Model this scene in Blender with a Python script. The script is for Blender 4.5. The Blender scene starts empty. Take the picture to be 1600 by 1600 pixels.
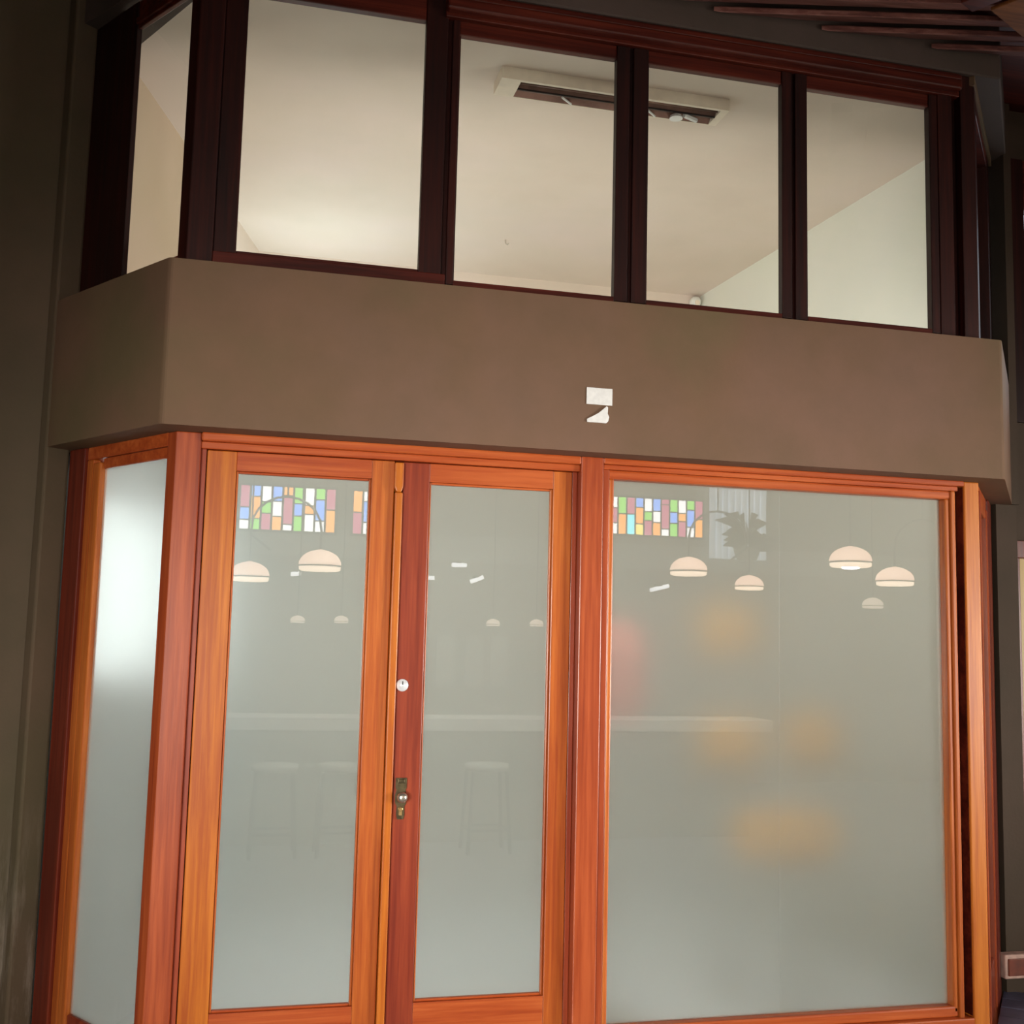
import bpy, bmesh, math, random
from mathutils import Vector, Matrix
random.seed(7)
S = bpy.context.scene
COL = S.collection
R = math.radians

# ------------------------------------------------------------------ camera
cam_d = bpy.data.cameras.new('camera')
cam = bpy.data.objects.new('camera', cam_d)
COL.objects.link(cam)
yaw, pit, rol = R(13.929), R(6.319), R(1.398)
fwd = Vector((math.sin(yaw)*math.cos(pit), math.cos(yaw)*math.cos(pit), math.sin(pit)))
rt0 = Vector((math.cos(yaw), -math.sin(yaw), 0))
up0 = rt0.cross(fwd)
rt = rt0*math.cos(rol) + up0*math.sin(rol)
up = -rt0*math.sin(rol) + up0*math.cos(rol)
m = Matrix((rt, up, -fwd)).transposed().to_4x4()
m.translation = Vector((0, -3.9, 1.6))
cam.matrix_world = m
cam_d.sensor_width = 36.0
cam_d.lens = 36.0*1760.5/1600.0
cam_d.clip_start = 0.02
S.camera = cam

# ------------------------------------------------------------------ world, colour
W = bpy.data.worlds.new('world'); S.world = W
W.use_nodes = True
W.node_tree.nodes['Background'].inputs[0].default_value = (0.8, 0.9, 1.0, 1)
W.node_tree.nodes['Background'].inputs[1].default_value = 0.02
S.view_settings.view_transform = 'Standard'
S.view_settings.look = 'None'
S.view_settings.gamma = 1.0
S.view_settings.exposure = 0.0
S.view_settings.use_curve_mapping = False

# ------------------------------------------------------------------ added area lights, their sources out of view
def area(name, loc, direction, sx, sy, power, col, spread=180):
    l = bpy.data.lights.new(name, 'AREA'); l.shape = 'RECTANGLE'
    l.size, l.size_y, l.energy, l.color = sx, sy, power, col
    l.spread = R(spread)
    o = bpy.data.objects.new(name, l); COL.objects.link(o)
    o.location = loc
    o.rotation_euler = Vector(direction).to_track_quat('-Z', 'Y').to_euler()
    return o
area('added_light_right', (6.9, -3.3, 1.45), (-1, 0.62, 0.0), 1.6, 1.5, 37, (1.0, 0.95, 0.86), 52)  # added to light the facade from the right; no opening is built
area('added_fill_back', (-1.9, -5.6, 1.45), (0.50, 1, -0.06), 1.6, 1.5, 32, (1.0, 0.95, 0.86), 47)  # added frontal fill standing free in the hall, no opening behind it
area('added_fill_room', (1.35, 0.17, 2.56), (0, 1, -0.22), 2.5, 0.16, 42, (1.0, 0.95, 0.90))  # added behind the band, out of sight, to brighten the room
area('added_corner_light_room', (0.36, 2.62, 2.95), (0.12, 0.02, 1), 0.34, 0.34, 7.5, (0.70, 0.90, 1.0))  # added to make the bright patch in the far ceiling corner
area('added_fill_hall', (2.6, -3.2, 4.10), (0, -1, -1.0), 5.0, 0.2, 190, (1.0, 0.96, 0.90), 120)  # added to brighten the mirrored counter and hall wall, no fixture

# ------------------------------------------------------------------ materials
def mat(name):
    M = bpy.data.materials.new(name); M.use_nodes = True
    nt = M.node_tree; nt.nodes.clear()
    out = nt.nodes.new('ShaderNodeOutputMaterial')
    return M, nt, out
def N(nt, t, **k):
    n = nt.nodes.new(t)
    for a, v in k.items():
        if a.startswith('i_'): n.inputs[a[2:].replace('_', ' ')].default_value = v
        else: setattr(n, a, v)
    return n
def ramp(nt, stops):
    r = nt.nodes.new('ShaderNodeValToRGB')
    e = r.color_ramp.elements
    e[0].position, e[0].color = stops[0][0], (*stops[0][1], 1)
    e[1].position, e[1].color = stops[-1][0], (*stops[-1][1], 1)
    for p, c in stops[1:-1]:
        x = e.new(p); x.color = (*c, 1)
    return r
def wood(name, dark, mid, light, axis='z', rough=0.36, coat=0.16, seed=0.0):
    M, nt, out = mat(name); L = nt.links.new
    tc = N(nt, 'ShaderNodeTexCoord')
    mp = N(nt, 'ShaderNodeMapping')
    sc = {'z': (1, 1, 0.035), 'x': (0.035, 1, 1), 'y': (1, 0.035, 1)}[axis]
    mp.inputs['Scale'].default_value = sc
    mp.inputs['Location'].default_value = (seed, seed*1.7, seed*0.3)
    L(tc.outputs['Object'], mp.inputs['Vector'])
    n1 = N(nt, 'ShaderNodeTexNoise', i_Scale=55.0, i_Detail=6.0, i_Roughness=0.65, i_Distortion=0.25)
    n2 = N(nt, 'ShaderNodeTexNoise', i_Scale=9.0, i_Detail=2.0, i_Roughness=0.5)
    L(mp.outputs[0], n1.inputs['Vector']); L(mp.outputs[0], n2.inputs['Vector'])
    n3 = N(nt, 'ShaderNodeTexNoise', i_Scale=1.3, i_Detail=2.0)
    L(tc.outputs['Object'], n3.inputs['Vector'])
    a = N(nt, 'ShaderNodeMath', operation='MULTIPLY'); a.inputs[1].default_value = 0.45
    L(n1.outputs[0], a.inputs[0])
    b = N(nt, 'ShaderNodeMath', operation='MULTIPLY_ADD'); b.inputs[1].default_value = 0.35
    L(n2.outputs[0], b.inputs[0]); L(a.outputs[0], b.inputs[2])
    c = N(nt, 'ShaderNodeMath', operation='MULTIPLY_ADD'); c.inputs[1].default_value = 0.20
    L(n3.outputs[0], c.inputs[0]); L(b.outputs[0], c.inputs[2])
    rp = ramp(nt, [(0.40, dark), (0.5, mid), (0.60, light)])
    L(c.outputs[0], rp.inputs[0])
    p = N(nt, 'ShaderNodeBsdfPrincipled')
    L(rp.outputs[0], p.inputs['Base Color'])
    p.inputs['Roughness'].default_value = rough
    p.inputs['Coat Weight'].default_value = coat
    p.inputs['Specular IOR Level'].default_value = 0.35
    p.inputs['Coat Roughness'].default_value = 0.22
    bp = N(nt, 'ShaderNodeBump', i_Strength=0.12, i_Distance=0.002)
    L(n1.outputs[0], bp.inputs['Height']); L(bp.outputs[0], p.inputs['Normal'])
    L(p.outputs[0], out.inputs[0])
    return M
OR = ((0.30, 0.052, 0.010), (0.43, 0.098, 0.016), (0.58, 0.165, 0.030))
woodV = wood('varnished_wood_vertical', *OR, 'z')
woodV2 = wood('varnished_wood_vertical_light', (0.38, 0.080, 0.010), (0.52, 0.145, 0.014), (0.64, 0.205, 0.030), 'z', seed=3.1)
woodH = wood('varnished_wood_horizontal', (0.30, 0.042, 0.010), (0.41, 0.075, 0.016), (0.52, 0.12, 0.030), 'x', seed=1.3)
woodR = wood('varnished_wood_redder', (0.17, 0.022, 0.010), (0.25, 0.038, 0.015), (0.34, 0.060, 0.022), 'z', seed=5.5)
woodP = wood('varnished_wood_post', (0.23, 0.034, 0.010), (0.33, 0.056, 0.015), (0.45, 0.092, 0.026), 'z', seed=8.2)
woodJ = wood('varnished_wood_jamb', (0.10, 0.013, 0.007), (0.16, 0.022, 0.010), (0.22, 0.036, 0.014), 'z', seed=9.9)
woodDV = wood('shade_dark_wood_vertical', (0.009, 0.0012, 0.0008), (0.022, 0.0022, 0.001), (0.044, 0.005, 0.002), 'z', 0.5, 0.03, 2.2)  # shade on the upper frames is put into this darker wood colour
woodDH = wood('shade_dark_wood_horizontal', (0.035, 0.005, 0.0025), (0.078, 0.010, 0.005), (0.14, 0.022, 0.010), 'x', 0.42, 0.10, 4.2)  # same shade in the colour, for the horizontal pieces
woodC = wood('ceiling_board_wood', (0.12, 0.045, 0.040), (0.25, 0.10, 0.08), (0.40, 0.19, 0.16), 'x', 0.4, 0.2, 6.2)
woodCo = wood('ceiling_panel_wood', (0.16, 0.05, 0.014), (0.24, 0.08, 0.02), (0.32, 0.11, 0.03), 'x', 0.7, 0.0, 7.2)

def plaster(name, c1, c2, c3, bump=0.25, big=1.1, scuff=False):
    M, nt, out = mat(name); L = nt.links.new
    tc = N(nt, 'ShaderNodeTexCoord')
    n1 = N(nt, 'ShaderNodeTexNoise', i_Scale=big, i_Detail=4.0, i_Roughness=0.55)
    n2 = N(nt, 'ShaderNodeTexNoise', i_Scale=3.2, i_Detail=5.0, i_Roughness=0.6)
    n3 = N(nt, 'ShaderNodeTexNoise', i_Scale=70.0, i_Detail=5.0)
    for n in (n1, n2, n3): L(tc.outputs['Object'], n.inputs['Vector'])
    rp = ramp(nt, [(0.36, c1), (0.5, c2), (0.66, c3)]); L(n1.outputs[0], rp.inputs[0])
    rp2 = ramp(nt, [(0.35, (0.86, 0.88, 0.84)), (0.65, (1.0, 0.97, 0.95))]); L(n2.outputs[0], rp2.inputs[0])
    mx = N(nt, 'ShaderNodeMix', data_type='RGBA', blend_type='MULTIPLY')
    mx.inputs[0].default_value = 1.0 if bump > .1 else 0.25
    L(rp.outputs[0], mx.inputs[6]); L(rp2.outputs[0], mx.inputs[7])
    p = N(nt, 'ShaderNodeBsdfPrincipled'); p.inputs['Roughness'].default_value = 0.7; p.inputs['Specular IOR Level'].default_value = 0.2
    src = mx.outputs[2]
    if scuff:                                   # whitish rubbed streaks near the foot of the wall
        mp = N(nt, 'ShaderNodeMapping'); mp.inputs['Scale'].default_value = (9, 9, 1.3)
        L(tc.outputs['Object'], mp.inputs['Vector'])
        n4 = N(nt, 'ShaderNodeTexNoise', i_Scale=1.6, i_Detail=6.0, i_Roughness=0.7)
        L(mp.outputs[0], n4.inputs['Vector'])
        rp3 = ramp(nt, [(0.50, (0, 0, 0)), (0.68, (1, 1, 1))]); L(n4.outputs[0], rp3.inputs[0])
        sx = N(nt, 'ShaderNodeSeparateXYZ'); L(tc.outputs['Object'], sx.inputs[0])
        mr = N(nt, 'ShaderNodeMapRange'); mr.inputs[1].default_value = 1.0; mr.inputs[2].default_value = 0.1
        L(sx.outputs[2], mr.inputs[0])
        mm = N(nt, 'ShaderNodeMath', operation='MULTIPLY'); L(rp3.outputs[0], mm.inputs[0]); L(mr.outputs[0], mm.inputs[1])
        m2 = N(nt, 'ShaderNodeMix', data_type='RGBA'); L(mm.outputs[0], m2.inputs[0])
        L(src, m2.inputs[6]); m2.inputs[7].default_value = (0.36, 0.30, 0.24, 1)
        src = m2.outputs[2]
    L(src, p.inputs['Base Color'])
    bp = N(nt, 'ShaderNodeBump', i_Strength=bump, i_Distance=0.003)
    L(n3.outputs[0], bp.inputs['Height']); L(bp.outputs[0], p.inputs['Normal'])
    L(p.outputs[0], out.inputs[0])
    return M
plBand = plaster('taupe_render', (0.165, 0.118, 0.066), (0.190, 0.114, 0.072), (0.205, 0.122, 0.086))
plTop = plaster('grey_render', (0.105, 0.078, 0.066), (0.115, 0.085, 0.074), (0.125, 0.092, 0.082))
plWall = plaster('taupe_render_wall', (0.135, 0.108, 0.066), (0.150, 0.110, 0.072), (0.170, 0.120, 0.080), scuff=True)
tanW = plaster('dimmed_wall_tan', (0.56, 0.44, 0.31), (0.60, 0.47, 0.34), (0.63, 0.49, 0.37), 0.05)
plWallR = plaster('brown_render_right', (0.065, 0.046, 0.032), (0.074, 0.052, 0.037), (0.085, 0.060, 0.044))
cream = plaster('cream_paint_ceiling', (0.74, 0.62, 0.52), (0.77, 0.65, 0.55), (0.79, 0.66, 0.58), 0.05)
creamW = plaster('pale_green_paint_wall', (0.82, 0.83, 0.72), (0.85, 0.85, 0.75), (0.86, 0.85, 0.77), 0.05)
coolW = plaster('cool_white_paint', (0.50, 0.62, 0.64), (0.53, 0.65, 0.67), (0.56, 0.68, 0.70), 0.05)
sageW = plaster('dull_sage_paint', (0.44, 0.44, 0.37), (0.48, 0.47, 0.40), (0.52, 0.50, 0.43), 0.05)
hallP = plaster('hall_paint', (0.30, 0.29, 0.24), (0.34, 0.32, 0.27), (0.37, 0.35, 0.30), 0.05)
hallL = plaster('hall_light_paint', (0.48, 0.49, 0.44), (0.52, 0.52, 0.47), (0.55, 0.55, 0.50), 0.05)

def simple(name, col, rough=0.5, metal=0.0, noise=0.12, scale=25, emit=None, es=0.0, coat=0.0):
    M, nt, out = mat(name); L = nt.links.new
    tc = N(nt, 'ShaderNodeTexCoord')
    n = N(nt, 'ShaderNodeTexNoise', i_Scale=float(scale), i_Detail=3.0); L(tc.outputs['Object'], n.inputs['Vector'])
    lo = tuple(max(0, c*(1-noise)) for c in col); hi = tuple(min(1, c*(1+noise)) for c in col)
    rp = ramp(nt, [(0.35, lo), (0.65, hi)]); L(n.outputs[0], rp.inputs[0])
    p = N(nt, 'ShaderNodeBsdfPrincipled'); L(rp.outputs[0], p.inputs['Base Color'])
    p.inputs['Roughness'].default_value = rough; p.inputs['Metallic'].default_value = metal
    p.inputs['Coat Weight'].default_value = coat
    if emit:
        p.inputs['Emission Color'].default_value = (*emit, 1); p.inputs['Emission Strength'].default_value = es
    L(p.outputs[0], out.inputs[0])
    return M
white = simple('white_enamel', (0.82, 0.80, 0.74), 0.35, 0, 0.04)
paper = simple('white_card', (0.80, 0.80, 0.79), 0.7, 0, 0.05, 60)
housingM = simple('cream_enamel', (0.86, 0.74, 0.60), 0.4, 0, 0.04)
mirrorM = simple('mirrored_reflector', (0.17, 0.09, 0.065), 0.35, 0.6, 0.25, 12)
tubeM = simple('off_white_gloss', (0.9, 0.88, 0.85), 0.25, 0, 0.03)
bronze = simple('old_bronze', (0.11, 0.085, 0.045), 0.42, 0.8, 0.3, 60)
steel = simple('worn_bright_metal', (0.62, 0.58, 0.50), 0.28, 0.9, 0.1, 60)
brass = simple('brass', (0.75, 0.50, 0.22), 0.3, 0.9, 0.1, 60)
chrome = simple('white_metal_lock', (0.80, 0.84, 0.88), 0.30, 0.25, 0.05, 60)
blackM = simple('black_metal', (0.02, 0.02, 0.02), 0.45, 0.3, 0.2)
slate = simple('blue_grey_tile', (0.085, 0.085, 0.15), 0.35, 0, 0.25, 14)
pinkT = simple('pale_pink_mortar', (0.55, 0.36, 0.30), 0.7, 0, 0.15, 30)
brickM = simple('dark_red_tile', (0.15, 0.03, 0.012), 0.45, 0, 0.25, 20)
floorM = simple('hall_floor_tile', (0.36, 0.36, 0.37), 0.3, 0, 0.12, 3)
floorR = simple('pale_room_floor', (0.88, 0.95, 1.0), 0.4, 0, 0.05, 3)
ochre = simple('ochre_fabric', (0.70, 0.38, 0.08), 0.8, 0, 0.15, 12)
pinkF = simple('rose_fabric', (0.70, 0.26, 0.20), 0.8, 0, 0.12, 12)
greyF = simple('grey_fabric', (0.30, 0.31, 0.28), 0.8, 0, 0.12, 12)
leafM = simple('dark_leaf', (0.03, 0.05, 0.02), 0.5, 0, 0.2, 12)
opal = simple('lit_opal_glass', (0.8, 0.65, 0.5), 0.3, 0, 0.03, 8, (1.0, 0.64, 0.48), 5.8)
opalB = simple('lit_opal_rim', (0.8, 0.65, 0.5), 0.3, 0, 0.03, 8, (1.0, 0.76, 0.56), 7.5)
opalD = simple('dim_opal_glass', (0.8, 0.7, 0.6), 0.3, 0, 0.03, 8, (1.0, 0.78, 0.60), 3.2)
bulbM = simple('bulb_glow', (1, 1, 1), 0.3, 0, 0, 8, (1.0, 0.88, 0.85), 22.0)
dayW = simple('daylit_window_glass', (0.8, 0.9, 1), 0.3, 0, 0, 8, (0.86, 0.95, 1.0), 2.0)
curtain = simple('backlit_curtain', (0.6, 0.65, 0.7), 0.8, 0, 0.1, 20, (0.70, 0.80, 0.90), 2.0)
brightIn = simple('bright_room_window', (0.9, 1, 1), 0.3, 0, 0, 8, (0.90, 1.0, 1.0), 2.8)

def pane_mat(name, tint=(0.97, 0.99, 0.98), k=1.0):
    """smooth front glass: Fresnel mirror over a straight-through pane"""
    M, nt, out = mat(name); L = nt.links.new
    fr = N(nt, 'ShaderNodeFresnel'); fr.inputs[0].default_value = 1.52
    mm = N(nt, 'ShaderNodeMath', operation='MULTIPLY'); mm.inputs[1].default_value = k
    mm.use_clamp = True
    ge = N(nt, 'ShaderNodeNewGeometry')          # both faces' reflections are counted once, at the front face
    iv = N(nt, 'ShaderNodeMath', operation='SUBTRACT'); iv.inputs[0].default_value = 1.0
    L(ge.outputs['Backfacing'], iv.inputs[1])
    m0 = N(nt, 'ShaderNodeMath', operation='MULTIPLY'); L(fr.outputs[0], m0.inputs[0]); L(iv.outputs[0], m0.inputs[1])
    L(m0.outputs[0], mm.inputs[0])
    t = N(nt, 'ShaderNodeBsdfTransparent'); t.inputs[0].default_value = (*tint, 1)
    g = N(nt, 'ShaderNodeBsdfGlossy'); g.inputs['Roughness'].default_value = 0.0
    tc = N(nt, 'ShaderNodeTexCoord')
    n = N(nt, 'ShaderNodeTexNoise', i_Scale=1.2, i_Detail=1.0); L(tc.outputs['Object'], n.inputs['Vector'])
    bp = N(nt, 'ShaderNodeBump', i_Strength=0.03, i_Distance=0.004)
    L(n.outputs[0], bp.inputs['Height']); L(bp.outputs[0], g.inputs['Normal'])
    mx = N(nt, 'ShaderNodeMixShader'); L(mm.outputs[0], mx.inputs[0])
    L(t.outputs[0], mx.inputs[1]); L(g.outputs[0], mx.inputs[2])
    L(mx.outputs[0], out.inputs[0])
    return M
glassF = pane_mat('front_glass', k=2.1)
glassU = pane_mat('upper_clear_glass', k=1.6)
def frost_mat():
    M, nt, out = mat('frosted_film'); L = nt.links.new
    r = N(nt, 'ShaderNodeBsdfGlass'); r.inputs['Color'].default_value = (0.955, 0.955, 0.96, 1)
    r.inputs['Roughness'].default_value = 0.42; r.inputs['IOR'].default_value = 1.25
    t = N(nt, 'ShaderNodeBsdfTranslucent'); t.inputs[0].default_value = (0.90, 0.91, 0.92, 1)
    mx = N(nt, 'ShaderNodeMixShader'); mx.inputs[0].default_value = 0.25
    L(r.outputs[0], mx.inputs[1]); L(t.outputs[0], mx.inputs[2]); L(mx.outputs[0], out.inputs[0])
    return M
frost = frost_mat()

# ------------------------------------------------------------------ mesh helpers
def link(name, bm, m, parent=None, smooth=False):
    me = bpy.data.meshes.new(name)
    bmesh.ops.recalc_face_normals(bm, faces=bm.faces)
    bm.to_mesh(me); bm.free()
    if smooth:
        for p in me.polygons: p.use_smooth = True
    me.materials.append(m)
    o = bpy.data.objects.new(name, me); COL.objects.link(o)
    if parent:
        o.parent = parent
        o.matrix_parent_inverse = Matrix.Translation(-Vector(parent.location)) if parent.parent is None else Matrix.Identity(4)
        if parent.parent is not None:
            o.matrix_parent_inverse = Matrix.Translation(Vector((0, 0, 0)))
    return o
def wpos(o):
    return o
def bev(bm, b, seg=2):
    if b > 0:
        bmesh.ops.bevel(bm, geom=list(bm.edges), offset=b, segments=seg, profile=0.5, affect='EDGES')
def prism(bm, pts, z0, z1):
    """vertical prism over the polygon pts"""
    lo = [bm.verts.new((x, y, z0)) for x, y in pts]; hi = [bm.verts.new((x, y, z1)) for x, y in pts]
    bm.faces.new(lo[::-1]); bm.faces.new(hi)
    n = len(pts)
    for i in range(n):
        bm.faces.new((lo[i], lo[(i+1) % n], hi[(i+1) % n], hi[i]))
def bx(bm, x0, x1, y0, y1, z0, z1):
    prism(bm, [(x0, y0), (x1, y0), (x1, y1), (x0, y1)], z0, z1)
def box(name, m, x0, x1, y0, y1, z0, z1, parent=None, b=0.003):
    bm = bmesh.new(); bx(bm, x0, x1, y0, y1, z0, z1); bev(bm, b)
    return link(name, bm, m, parent)
def pr(name, m, pts, z0, z1, parent=None, b=0.003):
    bm = bmesh.new(); prism(bm, pts, z0, z1); bev(bm, b)
    return link(name, bm, m, parent)
def root(name, loc=(0, 0, 0), kind=None, label=None, cat=None, group=None):
    o = bpy.data.objects.new(name, None); COL.objects.link(o); o.location = loc
    o.empty_display_size = 0.1
    tag(o, label, cat, group, kind); return o
def tag(o, label=None, cat=None, group=None, kind=None):
    for k, v in (('label', label), ('category', cat), ('group', group), ('kind', kind)):
        if v: o[k] = v
    return o
def lathe(bm, prof, c=(0, 0, 0), axis='z', n=24):
    rings = []
    for r_, h in prof:
        ring = []
        for i in range(n):
            a = 2*math.pi*i/n
            p = (r_*math.cos(a), r_*math.sin(a), h)
            if axis == 'y': p = (p[0], -p[2], p[1])
            ring.append(bm.verts.new((c[0]+p[0], c[1]+p[1], c[2]+p[2])))
        rings.append(ring)
    for a, b in zip(rings, rings[1:]):
        for i in range(n):
            bm.faces.new((a[i], a[(i+1) % n], b[(i+1) % n], b[i]))
    bm.faces.new(rings[0]); bm.faces.new(rings[-1][::-1])
def tube(bm, pts, r, n=8):
    pts = [Vector(p) for p in pts]; rings = []
    for i, p in enumerate(pts):
        t = (pts[min(i+1, len(pts)-1)]-pts[max(i-1, 0)]).normalized()
        a = t.orthogonal().normalized() if not rings else (prev - t*prev.dot(t)).normalized()
        prev = a; bq = t.cross(a)
        rings.append([bm.verts.new(p+(a*math.cos(2*math.pi*k/n)+bq*math.sin(2*math.pi*k/n))*r) for k in range(n)])
    for A, B in zip(rings, rings[1:]):
        for k in range(n): bm.faces.new((A[k], A[(k+1) % n], B[(k+1) % n], B[k]))
    bm.faces.new(rings[0][::-1]); bm.faces.new(rings[-1])
class Frame2:
    """local frame of a splayed side: s runs back along the splay, t is the outward offset"""
    def __init__(self, P, d, side):
        d = Vector(d).normalized(); self.P = Vector(P); self.d = d
        self.n = Vector((-d.y, d.x)) if side == 'L' else Vector((d.y, -d.x))
    def p(self, s, t=0): v = self.P + self.d*s + self.n*t; return (v.x, v.y)
    def q(self, s0, s1, t0, t1): return [self.p(s0, t0), self.p(s1, t0), self.p(s1, t1), self.p(s0, t1)]
# outward normals: left splay faces left-front, right splay faces right-front
SL = Frame2((-0.20, 0.0), (-0.398, 0.60), 'L')
SL.n = Vector((-0.60, -0.398)).normalized()
SR = Frame2((2.89, 0.0), (0.52, 0.62), 'R')
SR.n = Vector((0.62, -0.52)).normalized()
UL = Frame2((-0.20, -0.05), (-0.398, 0.60), 'L'); UL.n = SL.n
UR = Frame2((2.876, -0.05), (0.54, 0.62), 'R'); UR.n = Vector((0.62, -0.54)).normalized()

# ================================================================== THE SETTING
# rendered band that wraps the bay (one continuous piece)
bm = bmesh.new()
outer = [(-0.72, 0.605), (-0.660, 0.50), (-0.247, -0.12), (2.925, -0.12), (3.47, 0.54), (3.50, 0.62)]
inner = [(3.36, 0.75), (3.10, 0.30), (2.86, 0.10), (-0.14, 0.10), (-0.50, 0.70), (-0.72, 0.75)]
prism(bm, outer+inner, 2.261, 2.819)
vert_e = [e for e in bm.edges if abs(e.verts[0].co.z-e.verts[1].co.z) > 0.3]
horiz_e = [e for e in bm.edges if e not in vert_e]
bmesh.ops.bevel(bm, geom=vert_e, offset=0.012, segments=3, profile=0.5, affect='EDGES')
band = tag(link('wall_front', bm, plBand), 'smooth taupe plaster band wrapping the bay between upper and lower windows', 'wall', kind='structure')
# plaster above the upper windows
bm = bmesh.new()
prism(bm, [(-0.72, 0.62), (-0.60, 0.50), (-0.215, -0.075), (2.985, -0.075), (3.50, 0.56), (3.50, 0.75), (3.36, 0.75), (2.86, 0.08), (-0.14, 0.08), (-0.50, 0.75), (-0.72, 0.75)], 3.943, 4.30)
bev(bm, 0.006, 1)
tag(link('wall_front_upper', bm, plTop), 'taupe plaster strip above the dark upper window head', 'wall', kind='structure')
# main wall left and right of the bay
bm = bmesh.new()
bx(bm, -4.0, -0.655, 0.60, 0.80, 0, 4.30)
tag(link('wall_left', bm, plWall), 'dark taupe plaster wall left of the bay', 'wall', kind='structure')
# jamb strip that closes the recess between wall and lower side frame
pr('wall_left_jamb', plWall, [(-0.725, 0.598), (-0.690, 0.540), (-0.615, 0.60), (-0.64, 0.70), (-0.725, 0.70)], 0, 4.25, None, 0.01)
tag(bpy.data.objects['wall_left_jamb'], 'narrow plaster return beside the lower left side window', 'wall', kind='structure')
bm = bmesh.new()
bx(bm, 3.400, 3.510, 0.56, 0.80, 0, 2.262)
bx(bm, 3.470, 3.510, 0.54, 0.80, 2.262, 4.30)
bx(bm, 3.510, 5.6, 0.60, 0.80, 2.10, 2.66)
bx(bm, 3.510, 5.6, 0.60, 0.80, 3.95, 4.30)
bx(bm, 5.0, 5.6, 0.60, 0.80, 0, 4.30)
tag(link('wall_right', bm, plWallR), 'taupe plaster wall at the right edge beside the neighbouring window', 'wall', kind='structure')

# ---------------- the room behind the glass
bm = bmesh.new(); prism(bm, [(-0.72, 0.78), (-0.17, 0.06), (2.88, 0.06), (3.30, 0.52), (3.24, 3.3), (-0.10, 3.3)], 3.95, 3.99)
tag(link('ceiling_room', bm, cream), 'cream painted ceiling seen through the upper windows', 'ceiling', kind='structure')
bm = bmesh.new(); bx(bm, -0.2, 3.3, 3.09, 3.2, 2.7, 3.95)
tag(link('wall_back', bm, cream), 'cream back wall of the room behind the glass', 'wall', kind='structure')
bm = bmesh.new(); prism(bm, [(3.025, 3.09), (3.18, 0.50), (3.26, 0.56), (3.12, 3.09)], 2.7, 3.95)
tag(link('wall_room_right', bm, creamW), 'pale green right wall of the room seen through the upper windows', 'wall', kind='structure')
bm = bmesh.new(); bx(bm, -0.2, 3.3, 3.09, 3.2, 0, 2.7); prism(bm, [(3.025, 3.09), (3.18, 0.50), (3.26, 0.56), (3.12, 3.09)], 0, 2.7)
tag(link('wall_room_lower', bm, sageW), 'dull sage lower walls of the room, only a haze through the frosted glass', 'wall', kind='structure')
# left wall of the room with its window opening
LW0 = Vector((0.07, 3.09)); LWd = Vector((-0.131, -0.5)).normalized()
LWn = Vector((LWd.y, -LWd.x))            # into the left
if LWn.x > 0: LWn = -LWn
def lw(s, t=0): v = LW0+LWd*s+LWn*t; return (v.x, v.y)
bm = bmesh.new()
def lwbox(s0, s1, z0, z1, t0=0, t1=0.1): prism(bm, [lw(s0, t0), lw(s1, t0), lw(s1, t1), lw(s0, t1)], z0, z1)
lwbox(0, 1.10, 2.7, 3.95)
tag(link('wall_room_left', bm, cream), 'cream left wall of the room, glimpsed at the low left corner of the upper windows', 'wall', kind='structure')
bm = bmesh.new(); lwbox(1.10, 2.50, 2.7, 3.95)  # same wall continued, its lower brightness put into the tan colour
tag(link('wall_room_left_dimmed', bm, tanW), 'left room wall in a dimmed tan, seen through the narrow upper left side window', 'wall', kind='structure')
bm = bmesh.new()
lwbox(0, 0.70, 0, 2.7); lwbox(2.35, 2.50, 0, 2.7); lwbox(0.70, 2.35, 0, 1.36); lwbox(0.70, 2.35, 2.16, 2.7)
tag(link('wall_room_left_lower', bm, coolW), 'cool white wall round the bright room window behind the left side pane', 'wall', kind='structure')
w = root('window_9', (lw(1.75)[0], lw(1.75)[1], 1.36), 'structure', 'bright room window glowing through the frosted left side pane', 'window')
bm = bmesh.new(); prism(bm, [lw(0.70, .05), lw(2.35, .05), lw(2.35, .06), lw(0.70, .06)], 1.36, 2.16); link('glass_pane', bm, brightIn, w)
for s0, s1, z0, z1 in ((0.70, 0.74, 1.36, 2.16), (2.31, 2.35, 1.36, 2.16), (0.74, 2.31, 1.36, 1.40), (0.74, 2.31, 2.12, 2.16)):
    pr('frame_member', white, [lw(s0, .02), lw(s1, .02), lw(s1, .07), lw(s0, .07)], z0, z1, w, 0.002)
bm = bmesh.new(); prism(bm, [(-0.72, 0.78), (-0.17, 0.10), (2.88, 0.10), (3.30, 0.56), (3.24, 3.3), (-0.10, 3.3)], -0.05, 0.004)
tag(link('floor_room', bm, floorR), 'pale floor of the room behind the frosted glass', 'floor', kind='structure')

# ---------------- outside floor and hall shell (behind the viewer, seen mirrored in the glass)
bm = bmesh.new(); bx(bm, -4.0, 9.2, -8.3, 3.3, -0.10, -0.051)
bx(bm, -4.0, 9.2, -8.3, -0.2, -0.051, 0.0)
tag(link('floor', bm, floorM), 'grey tiled hall floor in front of the bay', 'floor', kind='structure')
bm = bmesh.new()
bx(bm, -4.0, 9.2, -8.30, -8.15, 0, 2.40)
tag(link('wall_hall_back', bm, hallP), 'dull wall across the hall, mirrored in the glass', 'wall', kind='structure')
bm = bmesh.new(); bx(bm, -4.0, 9.2, -8.32, -8.14, 2.40, 2.69)
tag(link('trim_1', bm, hallL), 'pale horizontal beam across the hall wall, mirrored in the glass', 'trim', kind='structure')
bm = bmesh.new(); bx(bm, -4.0, 9.2, -8.30, -8.15, 2.69, 4.55)
tag(link('wall_hall_upper', bm, hallP), 'upper hall wall holding the stained glass, mirrored in the glass', 'wall', kind='structure')
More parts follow.
